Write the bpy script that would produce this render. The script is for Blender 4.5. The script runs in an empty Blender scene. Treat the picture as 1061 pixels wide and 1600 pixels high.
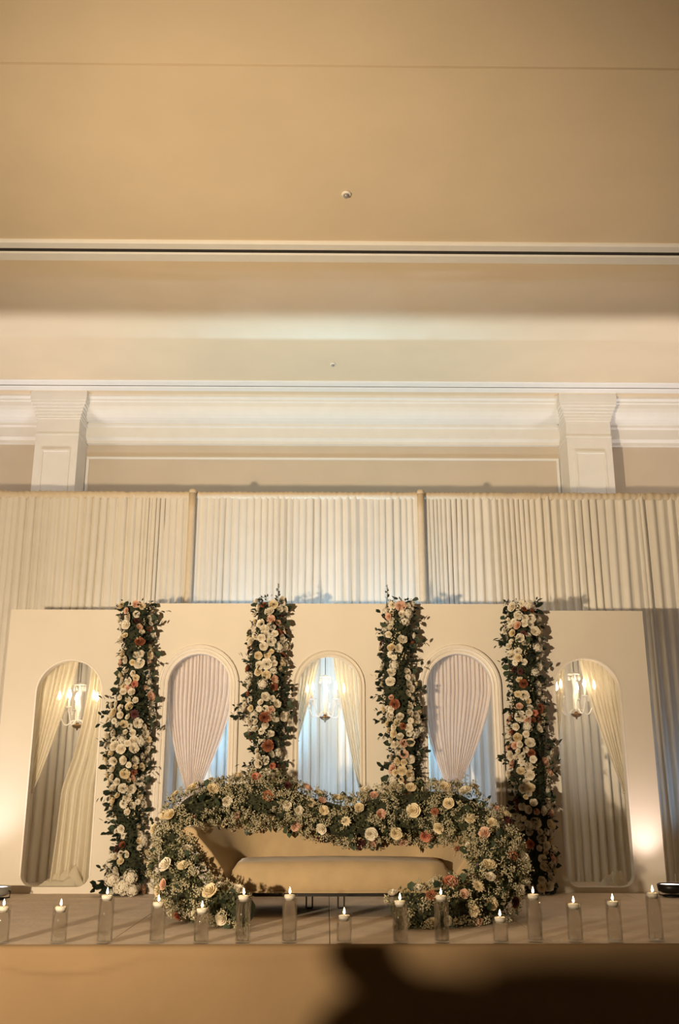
import bpy, bmesh, math, random
import numpy as np
from mathutils import Vector, Matrix, noise
random.seed(11)
rng = np.random.default_rng(11)
SC = bpy.context.scene
COL = SC.collection
PI = math.pi

# ------------------------------------------------------------------ camera, world, lights, exposure
cam = bpy.data.objects.new('camera', bpy.data.cameras.new('camera'))
COL.objects.link(cam)
SC.camera = cam
cam.data.sensor_fit = 'VERTICAL'
cam.data.sensor_height = 36.0
cam.data.lens = 36.0 * 1500 / 1600
cam.data.clip_start = 0.05
cam.location = (0, 0, 1.4)
cam.rotation_euler = (PI / 2 + math.atan(440 / 1500), 0, -0.0125)

SC.view_settings.view_transform = 'Standard'
SC.view_settings.look = 'None'
SC.view_settings.exposure = 0.0
SC.view_settings.gamma = 1.0
SC.view_settings.use_curve_mapping = False
SC.cycles.use_denoising = True
SC.cycles.max_bounces = 8
SC.cycles.diffuse_bounces = 4
SC.cycles.transmission_bounces = 8
SC.cycles.transparent_max_bounces = 12
SC.cycles.sample_clamp_indirect = 4.0
SC.cycles.caustics_reflective = False
SC.cycles.caustics_refractive = False

W = bpy.data.worlds.new('ballroom_ambient')
SC.world = W
W.use_nodes = True
W.node_tree.nodes['Background'].inputs[0].default_value = (1.0, 0.70, 0.38, 1)
W.node_tree.nodes['Background'].inputs[1].default_value = 0.065


def spot(name, loc, target, power, color, size=60, blend=1.0, radius=0.1):
    l = bpy.data.lights.new(name, 'SPOT')
    l.energy = power
    l.color = color
    l.spot_size = math.radians(size)
    l.spot_blend = blend
    l.shadow_soft_size = radius
    o = bpy.data.objects.new(name, l)
    COL.objects.link(o)
    o.location = loc
    o.rotation_euler = (Vector(target) - Vector(loc)).to_track_quat('-Z', 'Y').to_euler()
    return o


def point(name, loc, power, color, radius=0.03):
    l = bpy.data.lights.new(name, 'POINT')
    l.energy = power
    l.color = color
    l.shadow_soft_size = radius
    o = bpy.data.objects.new(name, l)
    COL.objects.link(o)
    o.location = loc
    return o


# the event's video light on its stand, left of the camera
spot('key_light', (-2.9, 1.0, 1.36), (-0.75, 8.6, 3.30), 2220, (1.0, 0.79, 0.53), 92, 1.0, 0.08)
spot('ceiling_bounce_fill', (-2.9, 1.0, 1.42), (0.9, 8.9, 6.375), 1080, (1.0, 0.78, 0.51), 60, 1.0, 0.08)  # added spot, stands in for warm light bounced onto the ceiling
# cool LED uplights on the deck behind the panels, washing the drape and the ceiling
for x, p in ((-3.5, 8), (-1.14, 42), (-0.5, 62), (0.55, 62), (1.17, 44), (3.55, 26)):
    spot('drape_uplight', (x, 8.86, 0.66), (x * 0.98, 9.5, 2.9), p, (0.38, 0.65, 1.0), 104, 1.0, 0.04)
for x, p in ((-1.14, 250), (-0.5, 460), (0.55, 460), (1.17, 250)):
    spot('drape_beam', (x, 8.84, 0.66), (x * 0.95, 9.6, 2.6), p, (0.24, 0.62, 1.0), 38, 1.0, 0.12)
# white uplights on the floor behind the drape, washing wall, cornice and ceiling
for x, y, p, c in ((-4.6, 10.05, 560, (1.0, 0.91, 0.88)), (-2.3, 9.98, 340, (0.84, 0.92, 1.0)), (0.1, 10.02, 420, (0.60, 0.88, 1.0)), (2.5, 9.98, 340, (0.84, 0.92, 1.0)), (4.8, 10.05, 560, (1.0, 0.91, 0.88))):
    spot('wall_uplight', (x, y, 0.72), (x, 10.32, 6.37), p * 1.12, c, 68, 1.0, 0.35)
# pale pink uplights in front of the outer panels
spot('panel_uplight', (-2.74, 8.02, 0.72), (-2.92, 8.58, 1.65), 25, (1.0, 0.88, 0.88), 76, 1.0, 0.08)
spot('panel_uplight', (2.69, 8.36, 0.70), (2.76, 8.58, 1.85), 28, (1.0, 0.80, 0.74), 84, 1.0, 0.05)


# ------------------------------------------------------------------ materials
def mat(name, color, rough=0.6, metal=0.0, var=0.0, scale=20.0, bump=0.0, bscale=60.0, transl=0.0, transp=0.0,
        emit=None, estr=0.0, trans=0.0, ior=1.45, sheen=0.0, spec=0.5, rough_tex=False):
    m = bpy.data.materials.new(name)
    m.use_nodes = True
    nt = m.node_tree
    b = nt.nodes['Principled BSDF']
    out = nt.nodes['Material Output']
    b.inputs['Base Color'].default_value = (*color, 1)
    b.inputs['Roughness'].default_value = rough
    b.inputs['Metallic'].default_value = metal
    b.inputs['IOR'].default_value = ior
    b.inputs['Transmission Weight'].default_value = trans
    b.inputs['Sheen Weight'].default_value = sheen
    b.inputs['Specular IOR Level'].default_value = spec
    if emit:
        b.inputs['Emission Color'].default_value = (*emit, 1)
        b.inputs['Emission Strength'].default_value = estr
    tc = nt.nodes.new('ShaderNodeTexCoord')
    if var > 0:
        n = nt.nodes.new('ShaderNodeTexNoise')
        n.inputs['Scale'].default_value = scale
        n.inputs['Detail'].default_value = 4
        nt.links.new(tc.outputs['Object'], n.inputs['Vector'])
        r = nt.nodes.new('ShaderNodeValToRGB')
        r.color_ramp.elements[0].position = 0.3
        r.color_ramp.elements[1].position = 0.7
        r.color_ramp.elements[0].color = (*[max(0, c * (1 - var)) for c in color], 1)
        r.color_ramp.elements[1].color = (*[min(1, c * (1 + var)) for c in color], 1)
        nt.links.new(n.outputs['Fac'], r.inputs['Fac'])
        nt.links.new(r.outputs['Color'], b.inputs['Base Color'])
    if bump > 0:
        n2 = nt.nodes.new('ShaderNodeTexNoise')
        n2.inputs['Scale'].default_value = bscale
        n2.inputs['Detail'].default_value = 3
        nt.links.new(tc.outputs['Object'], n2.inputs['Vector'])
        bp = nt.nodes.new('ShaderNodeBump')
        bp.inputs['Strength'].default_value = bump
        bp.inputs['Distance'].default_value = 0.01
        nt.links.new(n2.outputs['Fac'], bp.inputs['Height'])
        nt.links.new(bp.outputs['Normal'], b.inputs['Normal'])
    sh = b.outputs[0]
    if transl > 0:
        t = nt.nodes.new('ShaderNodeBsdfTranslucent')
        t.inputs[0].default_value = (*color, 1)
        mx = nt.nodes.new('ShaderNodeMixShader')
        mx.inputs[0].default_value = transl
        nt.links.new(sh, mx.inputs[1])
        nt.links.new(t.outputs[0], mx.inputs[2])
        sh = mx.outputs[0]
    if transp > 0:
        t = nt.nodes.new('ShaderNodeBsdfTransparent')
        mx = nt.nodes.new('ShaderNodeMixShader')
        mx.inputs[0].default_value = transp
        nt.links.new(sh, mx.inputs[1])
        nt.links.new(t.outputs[0], mx.inputs[2])
        sh = mx.outputs[0]
    nt.links.new(sh, out.inputs[0])
    return m


M = {}
M['ceiling'] = mat('ceiling_paint', (0.72, 0.585, 0.41), 0.9, var=0.03, scale=1.5)
M['white_trim'] = mat('white_trim_paint', (0.80, 0.77, 0.72), 0.55, var=0.02, scale=6)
M['dark_slot'] = mat('dark_slot', (0.03, 0.025, 0.02), 0.7, var=0.1)
M['wall'] = mat('wall_paint', (0.62, 0.53, 0.42), 0.85, var=0.03, scale=2)
M['floor'] = mat('carpet', (0.16, 0.10, 0.06), 0.95, var=0.3, scale=12, bump=0.4, bscale=300)
M['panel'] = mat('panel_paint', (0.78, 0.71, 0.61), 0.75, var=0.02, scale=3)
M['arch_white'] = mat('arch_moulding_paint', (0.86, 0.80, 0.73), 0.5, var=0.02, scale=8)
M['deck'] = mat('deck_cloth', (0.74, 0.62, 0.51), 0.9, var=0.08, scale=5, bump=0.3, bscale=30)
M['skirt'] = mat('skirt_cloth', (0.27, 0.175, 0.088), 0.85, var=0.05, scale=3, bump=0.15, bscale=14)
M['drape'] = mat('ivory_drape', (0.80, 0.75, 0.66), 0.9, var=0.03, scale=4, transl=0.14)
M['pole'] = mat('pole_cover', (0.66, 0.55, 0.40), 0.85, var=0.04, scale=20)
M['sheer_pink'] = mat('blush_sheer', (0.90, 0.81, 0.76), 0.9, var=0.03, scale=8, transl=0.3)
M['sheer_gold'] = mat('champagne_sheer', (0.84, 0.77, 0.62), 0.9, var=0.03, scale=8, transl=0.35, transp=0.12)
M['velvet'] = mat('tan_velvet', (0.45, 0.325, 0.18), 0.85, var=0.07, scale=9, bump=0.1, bscale=200, sheen=0.25)
M['black_metal'] = mat('black_metal', (0.02, 0.018, 0.016), 0.4, metal=0.6, var=0.1)
M['grey_metal'] = mat('grey_metal', (0.35, 0.34, 0.33), 0.4, metal=0.5, var=0.1)
M['brass'] = mat('dark_bronze', (0.20, 0.12, 0.06), 0.35, metal=0.8, var=0.1)
M['crystal'] = mat('crystal', (0.95, 0.93, 0.90), 0.08, var=0.01, transl=0.3, transp=0.1)
M['bulb'] = mat('lit_bulb', (1, 0.9, 0.7), 0.3, emit=(1.0, 0.80, 0.50), estr=30, var=0.01)
M['lens'] = mat('lit_lens', (1, 0.9, 0.85), 0.3, emit=(1.0, 0.80, 0.70), estr=6, var=0.01)


def thin_clear(name, tint, edge, rough, refr=0.0):
    """thin clear glass or water: see-through head on, reflecting and tinting towards its edges"""
    m = bpy.data.materials.new(name)
    m.use_nodes = True
    nt = m.node_tree
    nt.nodes.remove(nt.nodes['Principled BSDF'])
    t = nt.nodes.new('ShaderNodeBsdfTransparent')
    g = nt.nodes.new('ShaderNodeBsdfGlossy')
    g.inputs['Roughness'].default_value = rough
    lw = nt.nodes.new('ShaderNodeLayerWeight')
    lw.inputs['Blend'].default_value = 0.35
    r = nt.nodes.new('ShaderNodeValToRGB')
    r.color_ramp.elements[0].color = (*tint, 1)
    r.color_ramp.elements[1].color = (*edge, 1)
    r.color_ramp.elements[0].position = 0.74
    nt.links.new(lw.outputs['Facing'], r.inputs['Fac'])
    nt.links.new(r.outputs['Color'], t.inputs['Color'])
    fr = nt.nodes.new('ShaderNodeMapRange')
    fr.inputs['From Min'].default_value = 0.45
    fr.inputs['To Min'].default_value = 0.02
    fr.inputs['To Max'].default_value = 0.30
    nt.links.new(lw.outputs['Facing'], fr.inputs['Value'])
    mx = nt.nodes.new('ShaderNodeMixShader')
    nt.links.new(fr.outputs[0], mx.inputs[0])
    nt.links.new(t.outputs[0], mx.inputs[1])
    nt.links.new(g.outputs[0], mx.inputs[2])
    sh = mx.outputs[0]
    if refr > 0:
        gl = nt.nodes.new('ShaderNodeBsdfGlass')
        gl.inputs['IOR'].default_value = 1.2
        gl.inputs['Roughness'].default_value = 0.0
        m2 = nt.nodes.new('ShaderNodeMixShader')
        m2.inputs[0].default_value = refr
        nt.links.new(sh, m2.inputs[1])
        nt.links.new(gl.outputs[0], m2.inputs[2])
        sh = m2.outputs[0]
    nt.links.new(sh, nt.nodes['Material Output'].inputs[0])
    return m


M['glass'] = thin_clear('clear_glass', (0.98, 0.978, 0.97), (0.25, 0.24, 0.23), 0.03)
M['water'] = thin_clear('water', (0.97, 0.965, 0.96), (0.60, 0.59, 0.57), 0.02, 0.42)
M['wax'] = mat('white_wax', (0.90, 0.84, 0.74), 0.5, var=0.02, transl=0.15)
M['flame'] = mat('candle_flame', (1, 0.8, 0.5), 0.5, emit=(1.0, 0.72, 0.38), estr=14, var=0.01)
M['wick'] = mat('wick', (0.05, 0.04, 0.03), 0.9, var=0.1)
M['plastic_white'] = mat('white_plastic', (0.8, 0.76, 0.7), 0.5, var=0.02)
M['leaf_dark'] = mat('dark_leaf', (0.017, 0.027, 0.016), 0.5, var=0.4, scale=30, spec=0.4)
M['leaf_grey'] = mat('eucalyptus_leaf', (0.055, 0.075, 0.045), 0.55, var=0.3, scale=30, spec=0.3)
M['leaf_olive'] = mat('olive_leaf', (0.10, 0.105, 0.045), 0.6, var=0.35, scale=30, spec=0.3)
M['stem'] = mat('stem', (0.05, 0.06, 0.025), 0.6, var=0.2)
M['core'] = mat('moss_core', (0.030, 0.034, 0.016), 0.95, var=0.4, scale=40, bump=0.6, bscale=60)
M['breath'] = mat('baby_breath', (0.55, 0.49, 0.33), 0.8, var=0.15, scale=25)
ROSE = {
    'ivory': mat('ivory_petals', (0.86, 0.79, 0.66), 0.7, var=0.05, scale=40, transl=0.12),
    'cream': mat('cream_petals', (0.82, 0.70, 0.48), 0.7, var=0.07, scale=40, transl=0.12),
    'blush': mat('blush_petals', (0.78, 0.52, 0.38), 0.7, var=0.08, scale=40, transl=0.12),
    'coral': mat('coral_petals', (0.66, 0.27, 0.17), 0.7, var=0.1, scale=40, transl=0.1),
    'rust': mat('rust_petals', (0.30, 0.10, 0.045), 0.7, var=0.15, scale=40),
    'burgundy': mat('burgundy_petals', (0.085, 0.022, 0.02), 0.65, var=0.2, scale=40),
}


# ------------------------------------------------------------------ helpers
def link(name, me, m=None, parent=None, smooth=False):
    o = bpy.data.objects.new(name, me)
    COL.objects.link(o)
    if m is not None:
        me.materials.clear()
        me.materials.append(m)
    if smooth:
        me.polygons.foreach_set('use_smooth', [True] * len(me.polygons))
    if parent is not None:
        o.parent = parent
    return o


def obj(name, bm, m, parent=None, smooth=False):
    me = bpy.data.meshes.new(name)
    bm.normal_update()
    bm.to_mesh(me)
    bm.free()
    return link(name, me, m, parent, smooth)


def pyobj(name, verts, faces, m, parent=None, smooth=False):
    me = bpy.data.meshes.new(name)
    me.from_pydata(verts, [], faces)
    me.update()
    return link(name, me, m, parent, smooth)


def thing(name, label, cat, loc=(0, 0, 0), rotz=0, group=None):
    o = bpy.data.objects.new(name, None)
    o.empty_display_size = 0.1
    COL.objects.link(o)
    o.location = loc
    o.rotation_euler = (0, 0, rotz)
    o['label'] = label
    o['category'] = cat
    if group:
        o['group'] = group
    return o


def struct(o, kind='structure'):
    o['kind'] = kind
    return o


def dup(root, loc, label, rotz=None):
    r = root.copy()
    COL.objects.link(r)
    r.location = loc
    if rotz is not None:
        r.rotation_euler = (0, 0, rotz)
    r['label'] = label
    for ch in list(root.children):
        c = ch.copy()
        COL.objects.link(c)
        c.parent = r
        for g in list(ch.children):
            d = g.copy()
            COL.objects.link(d)
            d.parent = c
    return r


def add_box(bm, x0, x1, y0, y1, z0, z1, bevel=0.0):
    r = bmesh.ops.create_cube(bm, size=1)
    for v in r['verts']:
        v.co = Vector((x0 + (v.co.x + .5) * (x1 - x0), y0 + (v.co.y + .5) * (y1 - y0), z0 + (v.co.z + .5) * (z1 - z0)))
    if bevel > 0:
        es = list({e for v in r['verts'] for e in v.link_edges})
        bmesh.ops.bevel(bm, geom=es, offset=bevel, segments=2, affect='EDGES', profile=0.5)


def box(name, x0, x1, y0, y1, z0, z1, m, parent=None, bevel=0.0):
    bm = bmesh.new()
    add_box(bm, x0, x1, y0, y1, z0, z1, bevel)
    return obj(name, bm, m, parent)


def add_tube(bm, pts, rad, n=8, cap=True):
    pts = [Vector(p) for p in pts]
    rads = rad if isinstance(rad, (list, tuple)) else [rad] * len(pts)
    rings = []
    up = Vector((0, 0, 1))
    for i, p in enumerate(pts):
        t = (pts[min(i + 1, len(pts) - 1)] - pts[max(i - 1, 0)]).normalized()
        a = t.cross(up)
        if a.length < 1e-3:
            a = t.cross(Vector((0, 1, 0)))
        a.normalize()
        b = a.cross(t)
        rings.append([bm.verts.new(p + (a * math.cos(2 * PI * k / n) + b * math.sin(2 * PI * k / n)) * rads[i]) for k in range(n)])
    for i in range(len(rings) - 1):
        for k in range(n):
            bm.faces.new((rings[i][k], rings[i][(k + 1) % n], rings[i + 1][(k + 1) % n], rings[i + 1][k]))
    if cap:
        bm.faces.new(rings[0][::-1])
        bm.faces.new(rings[-1])


def add_lathe(bm, prof, n=20, c=(0, 0, 0)):
    rings = []
    for r, z in prof:
        if r < 1e-5:
            rings.append([bm.verts.new((c[0], c[1], c[2] + z))])
        else:
            rings.append([bm.verts.new((c[0] + r * math.cos(2 * PI * k / n), c[1] + r * math.sin(2 * PI * k / n), c[2] + z)) for k in range(n)])
    for a, b in zip(rings[:-1], rings[1:]):
        for k in range(n):
            k2 = (k + 1) % n
            if len(a) == 1 and len(b) == 1:
                continue
            if len(a) == 1:
                bm.faces.new((a[0], b[k2], b[k]))
            elif len(b) == 1:
                bm.faces.new((a[k], a[k2], b[0]))
            else:
                bm.faces.new((a[k], a[k2], b[k2], b[k]))


def add_prism_x(bm, prof, x0, x1):
    """closed profile of (y, z) extruded along x"""
    a = [bm.verts.new((x0, y, z)) for y, z in prof]
    b = [bm.verts.new((x1, y, z)) for y, z in prof]
    n = len(prof)
    for i in range(n):
        j = (i + 1) % n
        bm.faces.new((a[i], a[j], b[j], b[i]))
    bm.faces.new(a[::-1])
    bm.faces.new(b)
    bmesh.ops.recalc_face_normals(bm, faces=bm.faces)


# ------------------------------------------------------------------ the room
DZ = 0.6          # stage deck height
CZ = 6.375        # ceiling height
struct(box('floor', -9, 9, -4, 12.3, -0.1, 0.0, M['floor']))
struct(box('wall_back', -9, 9, 12.0, 12.3, 0.0, 6.9, M['wall']))

ceil = struct(box('ceiling', -9, 9, -3, 12.3, CZ + 0.06, CZ + 0.16, M['dark_slot']))
for y0, y1 in ((-3, 2.95), (2.962, 5.66), (5.682, 8.05), (8.11, 11.255), (11.285, 12.0)):
    bm = bmesh.new()
    add_box(bm, -9, 9, y0, y1, CZ, CZ + 0.06)
    obj('ceiling_panel', bm, M['ceiling'], ceil)
# trim strips either side of the two partition tracks
n = 0
for y0, y1, d in ((7.925, 8.05, 0.030), (8.11, 8.265, 0.030), (11.10, 11.255, 0.016), (11.285, 11.42, 0.016)):
    n += 1
    bm = bmesh.new()
    add_prism_x(bm, [(y0, CZ), (y0, CZ - d * .5), (y0 + .02, CZ - d), (y1 - .012, CZ - d), (y1, CZ - d * .7), (y1, CZ)], -9, 9)
    struct(obj('trim_%d' % n, bm, M['white_trim']))

for y0, y1, d in ((8.055, 8.105, .022), (11.258, 11.282, .006)):
    box('slot_shade_filler', -9, 9, y0, y1, CZ - d, CZ + .06, M['dark_slot'], ceil)  # dark strip filling the track slot, the recess shade put into its colour

# crown moulding in three bays between the pillars
CROWN = [(11.55, CZ), (11.55, CZ - .035), (11.60, CZ - .05), (11.60, CZ - .075)]
for k in range(7):
    a = k / 6 * PI / 2
    CROWN.append((11.62 + .21 * (1 - math.cos(a)), CZ - .085 - .20 * math.sin(a)))
CROWN += [(11.855, CZ - .285), (11.855, CZ - .32), (11.89, CZ - .335), (11.89, CZ - .47), (11.915, CZ - .485), (11.94, CZ - .50), (11.94, CZ - .54),
          (12.0, CZ - .54), (12.0, CZ)]
for x0, x1 in ((-9, -3.735), (-3.19, 3.066), (3.64, 9)):
    n += 1
    bm = bmesh.new()
    add_prism_x(bm, CROWN, x0, x1)
    struct(obj('trim_%d' % n, bm, M['white_trim']))


def pillar(name, x0, x1):
    bm = bmesh.new()
    add_box(bm, x0, x1, 11.54, 12.0, 0, CZ)
    p = struct(obj(name, bm, M['white_trim']))
    bm = bmesh.new()      # capital: stepped flare under the ceiling
    for z0, z1, e in ((5.80, 5.822, .006), (6.02, 6.05, .012), (6.05, 6.09, .020), (6.09, 6.13, .030), (6.13, 6.17, .045), (6.17, 6.21, .062), (6.21, 6.25, .078), (6.25, CZ, .085)):
        add_box(bm, x0 - e, x1 + e, 11.54 - e, 12.0, z0, z1)
    obj('capital', bm, M['white_trim'], p)
    bm = bmesh.new()      # raised rectangular frame on the shaft
    a, b, zt, zb, w, d = x0 + .09, x1 - .09, 5.60, 1.2, .022, .014
    add_box(bm, a, b, 11.54 - d, 11.54, zt - w, zt)
    add_box(bm, a, b, 11.54 - d, 11.54, zb, zb + w)
    add_box(bm, a, a + w, 11.54 - d, 11.54, zb + w, zt - w)
    add_box(bm, b - w, b, 11.54 - d, 11.54, zb + w, zt - w)
    obj('raised_frame', bm, M['white_trim'], p)
    return p


pillar('pillar', -3.735, -3.19)
pillar('pillar.001', 3.066, 3.64)
for x0, x1 in ((-3.18, 3.056), (-8.6, -3.80), (3.75, 8.6)):
    n += 1
    bm = bmesh.new()
    zt = 5.665 if x0 < -3.5 or x0 > 3 else 5.665
    for (a, b, c, d) in ((x0, x1, zt - .03, zt), (x0, x1, 2.0, 2.03), (x0, x0 + .035, 2.03, zt - .03), (x1 - .035, x1, 2.03, zt - .03)):
        add_prism_x(bm, [(12.0, c), (11.975, c), (11.97, c + .01), (11.97, d - .01), (11.975, d), (12.0, d)], a, b)
    if abs(x0 + 3.18) < .1:
        struct(obj('trim_%d' % n, bm, M['white_trim']))
    else:
        bm.free()

# ceiling sensors
for x, y, s, lab in ((0.148, 7.18, 1.0, 'small white disc sensor on the near ceiling bay'),
                     (0.052, 10.60, 0.75, 'small disc sensor on the glowing ceiling bay near the back wall')):
    t = thing('ceiling_sensor', lab, 'sensor', (x, y, CZ), 0)
    bm = bmesh.new()
    add_lathe(bm, [(0, 0), (.042 * s, 0), (.042 * s, -.012), (.036 * s, -.018), (0, -.018)])
    obj('base', bm, M['plastic_white'], t, True)
    bm = bmesh.new()
    add_lathe(bm, [(.026 * s, -.018), (.024 * s, -.034), (.016 * s, -.042), (0, -.042)])
    obj('dome', bm, M['grey_metal'], t, True)

# ------------------------------------------------------------------ stage
stage = thing('stage', 'low stage with taupe cloth deck and tan cloth front skirt', 'stage', (0, 8, 0))
SY = 8.0
xs = [-6, -4.88, -3.66, -2.44, -1.22, 0.02, 1.24, 2.46, 3.68, 4.9, 6]
ys = [5.735, 6.97, 8.19, 9.41, 10.6]
for i in range(len(xs) - 1):
    for j in range(len(ys) - 1):
        bm = bmesh.new()
        add_box(bm, xs[i] + .0015, xs[i + 1] - .0015, ys[j] + (.0015 if j else 0) - SY, ys[j + 1] - .0015 - SY, DZ - .04, DZ, .003)
        obj('deck_panel', bm, M['deck'], stage)
NX, NZ = 360, 26
vv, ff = [], []
for j in range(NZ + 1):
    z = DZ + .004 - j / NZ * (DZ + .004)
    for i in range(NX + 1):
        x = -6 + 12 * i / NX
        d = j / NZ
        y = 5.728 - .012 * d * math.sin(x * 3.1 + 1) - .010 * d * noise.noise(Vector((x * 3, z * 2, 3)))
        # slack swag folds hanging from the deck edge at the left
        for cx, w, dep in ((-1.45, .50, .028), (-.55, .65, .010), (1.1, .8, .010)):
            u = (x - cx) / w
            if abs(u) < 1:
                zf = DZ - .02 - dep * 3.6 * (1 - u * u)
                y -= dep * math.exp(-((z - zf) / .014) ** 2) * (1 - abs(u)) ** .6
        if j == 0:
            y = 5.742
        vv.append((x, y - SY, z))
for j in range(NZ):
    for i in range(NX):
        a = j * (NX + 1) + i
        ff.append((a, a + 1, a + NX + 2, a + NX + 1))
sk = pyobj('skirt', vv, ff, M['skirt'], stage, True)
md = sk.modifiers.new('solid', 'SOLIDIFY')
md.thickness = .004
bm = bmesh.new()
for x in xs[1:-1]:
    for y in (6.0, 8.2, 10.3):
        add_tube(bm, [(x, y - SY, 0), (x, y - SY, DZ - .04)], .03, 8)
obj('support_leg', bm, M['grey_metal'], stage)['kind'] = 'stuff'
bm = bmesh.new()
add_box(bm, -5.98, 5.98, 10.59 - SY, 10.60 - SY, 0, DZ - .04)
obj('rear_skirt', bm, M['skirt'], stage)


# ------------------------------------------------------------------ drapes
def drape(name, x0, x1, y, z0, z1, label, seed):
    r = random.Random(seed)
    t = thing(name, label, 'drape', ((x0 + x1) / 2, y, z0), 0, 'pleated ivory backdrop drapes')
    cx = (x0 + x1) / 2
    nx, nz = int((x1 - x0) / .010), 14
    ph, amp = [], []
    p = r.random() * 6
    a = .03
    for i in range(nx + 1):
        p += 2 * PI * .010 / max(.035, .072 + .07 * noise.noise(Vector((i * .035, seed * 7.3, 0))))
        ph.append(p)
        amp.append(max(.006, .024 + .030 * noise.noise(Vector((i * .06, seed * 3.1, 5)))))
    vv, ff = [], []
    for j in range(nz + 1):
        f = j / nz
        z = z1 + (z0 + .005 - z1) * f
        fl = .75 + .5 * f
        for i in range(nx + 1):
            s = math.sin(ph[i])
            x = x0 + i * (x1 - x0) / nx + .010 * math.cos(ph[i]) + .02 * noise.noise(Vector((i * .03, f * 1.5, seed)))
            yy = amp[i] * fl * (s + .35 * math.sin(2.1 * ph[i] + f * 2))
            vv.append((x - cx, yy, z - z0))
    for j in range(nz):
        for i in range(nx):
            q = j * (nx + 1) + i
            ff.append((q, q + nx + 1, q + nx + 2, q + 1))
    pyobj('pleated_cloth', vv, ff, M['drape'], t, True)
    # gathered rod pocket along the top
    vv, ff = [], []
    nk = 10
    for i in range(nx // 2 + 1):
        x = x0 + i * (x1 - x0) / (nx // 2)
        g = .006 * math.sin(ph[min(2 * i, nx)] * 1.3) + .008 * noise.noise(Vector((x * 6, seed, 2)))
        for k in range(nk):
            an = 2 * PI * k / nk
            vv.append((x - cx, (.028 + g) * math.cos(an), z1 - z0 + .004 + (.038 + g) * math.sin(an)))
    for i in range(nx // 2):
        for k in range(nk):
            a, b = i * nk + k, i * nk + (k + 1) % nk
            ff.append((a, b, b + nk, a + nk))
    pyobj('rod_pocket', vv, ff, M['pole'], t, True)
    return t


DY = 9.6
ZT = 4.39
drape('backdrop_drape', -5.6, -3.56, DY, DZ, ZT, 'ivory pleated drape at the far left end of the backdrop', 1)
drape('backdrop_drape', -3.56, -1.405, DY, DZ, ZT, 'warm lit ivory pleated drape just left of the two wrapped poles', 2)
drape('backdrop_drape', -1.405, .963, DY, DZ, ZT, 'cool white lit pleated drape between the two wrapped poles', 3)
drape('backdrop_drape', .963, 3.27, DY, DZ, ZT, 'warm lit ivory pleated drape just right of the two wrapped poles', 4)
drape('backdrop_drape', 3.27, 5.6, DY, DZ, ZT, 'ivory pleated drape at the far right end, turning blue beside the panel', 5)
for x, lab in ((-1.405, 'tan cloth wrapped drape pole above the second flower column'),
               (.963, 'tan cloth wrapped drape pole above and right of the third flower column')):
    t = thing('drape_pole', lab, 'pole', (x, DY - .075, DZ), 0, 'wrapped poles in front of the backdrop')
    bm = bmesh.new()
    add_lathe(bm, [(.0, .01), (.036, .01), (.034, 1.5), (.037, 2.6), (.034, 3.6), (.036, ZT - DZ + .02), (0, ZT - DZ + .02)], 14)
    obj('wrapped_shaft', bm, M['pole'], t, True)
    bm = bmesh.new()
    add_lathe(bm, [(.038, ZT - DZ), (.040, ZT - DZ + .02), (.034, ZT - DZ + .04), (.015, ZT - DZ + .05), (0, ZT - DZ + .052)], 14)
    obj('top_cap', bm, M['pole'], t, True)
    box('base_plate', -.06, .06, -.05, .05, 0, .01, M['black_metal'], t)


# ------------------------------------------------------------------ arched panels
def arch_loop(cx, hw, ztop, zbot, rb=0.0, n=28):
    """closed loop (x, z), counter-clockwise from lower right"""
    zs = ztop - hw
    pts = []
    if rb > 0:
        for k in range(7):
            a = -PI / 2 + k / 6 * PI / 2
            pts.append((cx + hw - rb + rb * math.cos(a), zbot + rb + rb * math.sin(a)))
    else:
        pts.append((cx + hw, zbot))
    for k in range(n + 1):
        a = PI * k / n
        pts.append((cx + hw * math.cos(a), zs + hw * math.sin(a)))
    if rb > 0:
        for k in range(7):
            a = PI + k / 6 * PI / 2
            pts.append((cx - hw + rb + rb * math.cos(a), zbot + rb + rb * math.sin(a)))
    else:
        pts.append((cx - hw, zbot))
    return pts


def panel_mesh(x0, x1, z0, z1, loop, thick):
    cu = bpy.data.curves.new('tmp', 'CURVE')
    cu.dimensions = '2D'
    cu.fill_mode = 'BOTH'
    cu.extrude = thick / 2
    for pts in ([(x0, z0), (x1, z0), (x1, z1), (x0, z1)], loop):
        s = cu.splines.new('POLY')
        s.points.add(len(pts) - 1)
        for p, q in zip(s.points, pts):
            p.co = (q[0], q[1], 0, 1)
        s.use_cyclic_u = True
    o = bpy.data.objects.new('tmp', cu)
    COL.objects.link(o)
    dg = bpy.context.evaluated_depsgraph_get()
    me = bpy.data.meshes.new_from_object(o.evaluated_get(dg))
    bpy.data.objects.remove(o)
    bpy.data.curves.remove(cu)
    me.transform(Matrix(((1, 0, 0, 0), (0, 0, -1, thick / 2), (0, 1, 0, 0), (0, 0, 0, 1))))
    return me


def sweep_arch(bm, cx, hw, ztop, zbot, prof, n=36):
    """profile of (outward offset from opening edge, forward depth) swept up one side, over, down the other"""
    zs = ztop - hw
    st = [(cx + hw, zbot, 1, 0)]
    for k in range(n + 1):
        a = PI * k / n
        st.append((cx + hw * math.cos(a), zs + hw * math.sin(a), math.cos(a), math.sin(a)))
    st.append((cx - hw, zbot, -1, 0))
    rings = [[bm.verts.new((x + nx * o, -d, z + nz * o)) for o, d in prof] for x, z, nx, nz in st]
    m = len(prof)
    for a, b in zip(rings[:-1], rings[1:]):
        for k in range(m):
            bm.faces.new((a[k], a[(k + 1) % m], b[(k + 1) % m], b[k]))
    bm.faces.new(rings[0])
    bm.faces.new(rings[-1][::-1])
    bmesh.ops.recalc_face_normals(bm, faces=bm.faces)


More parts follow.
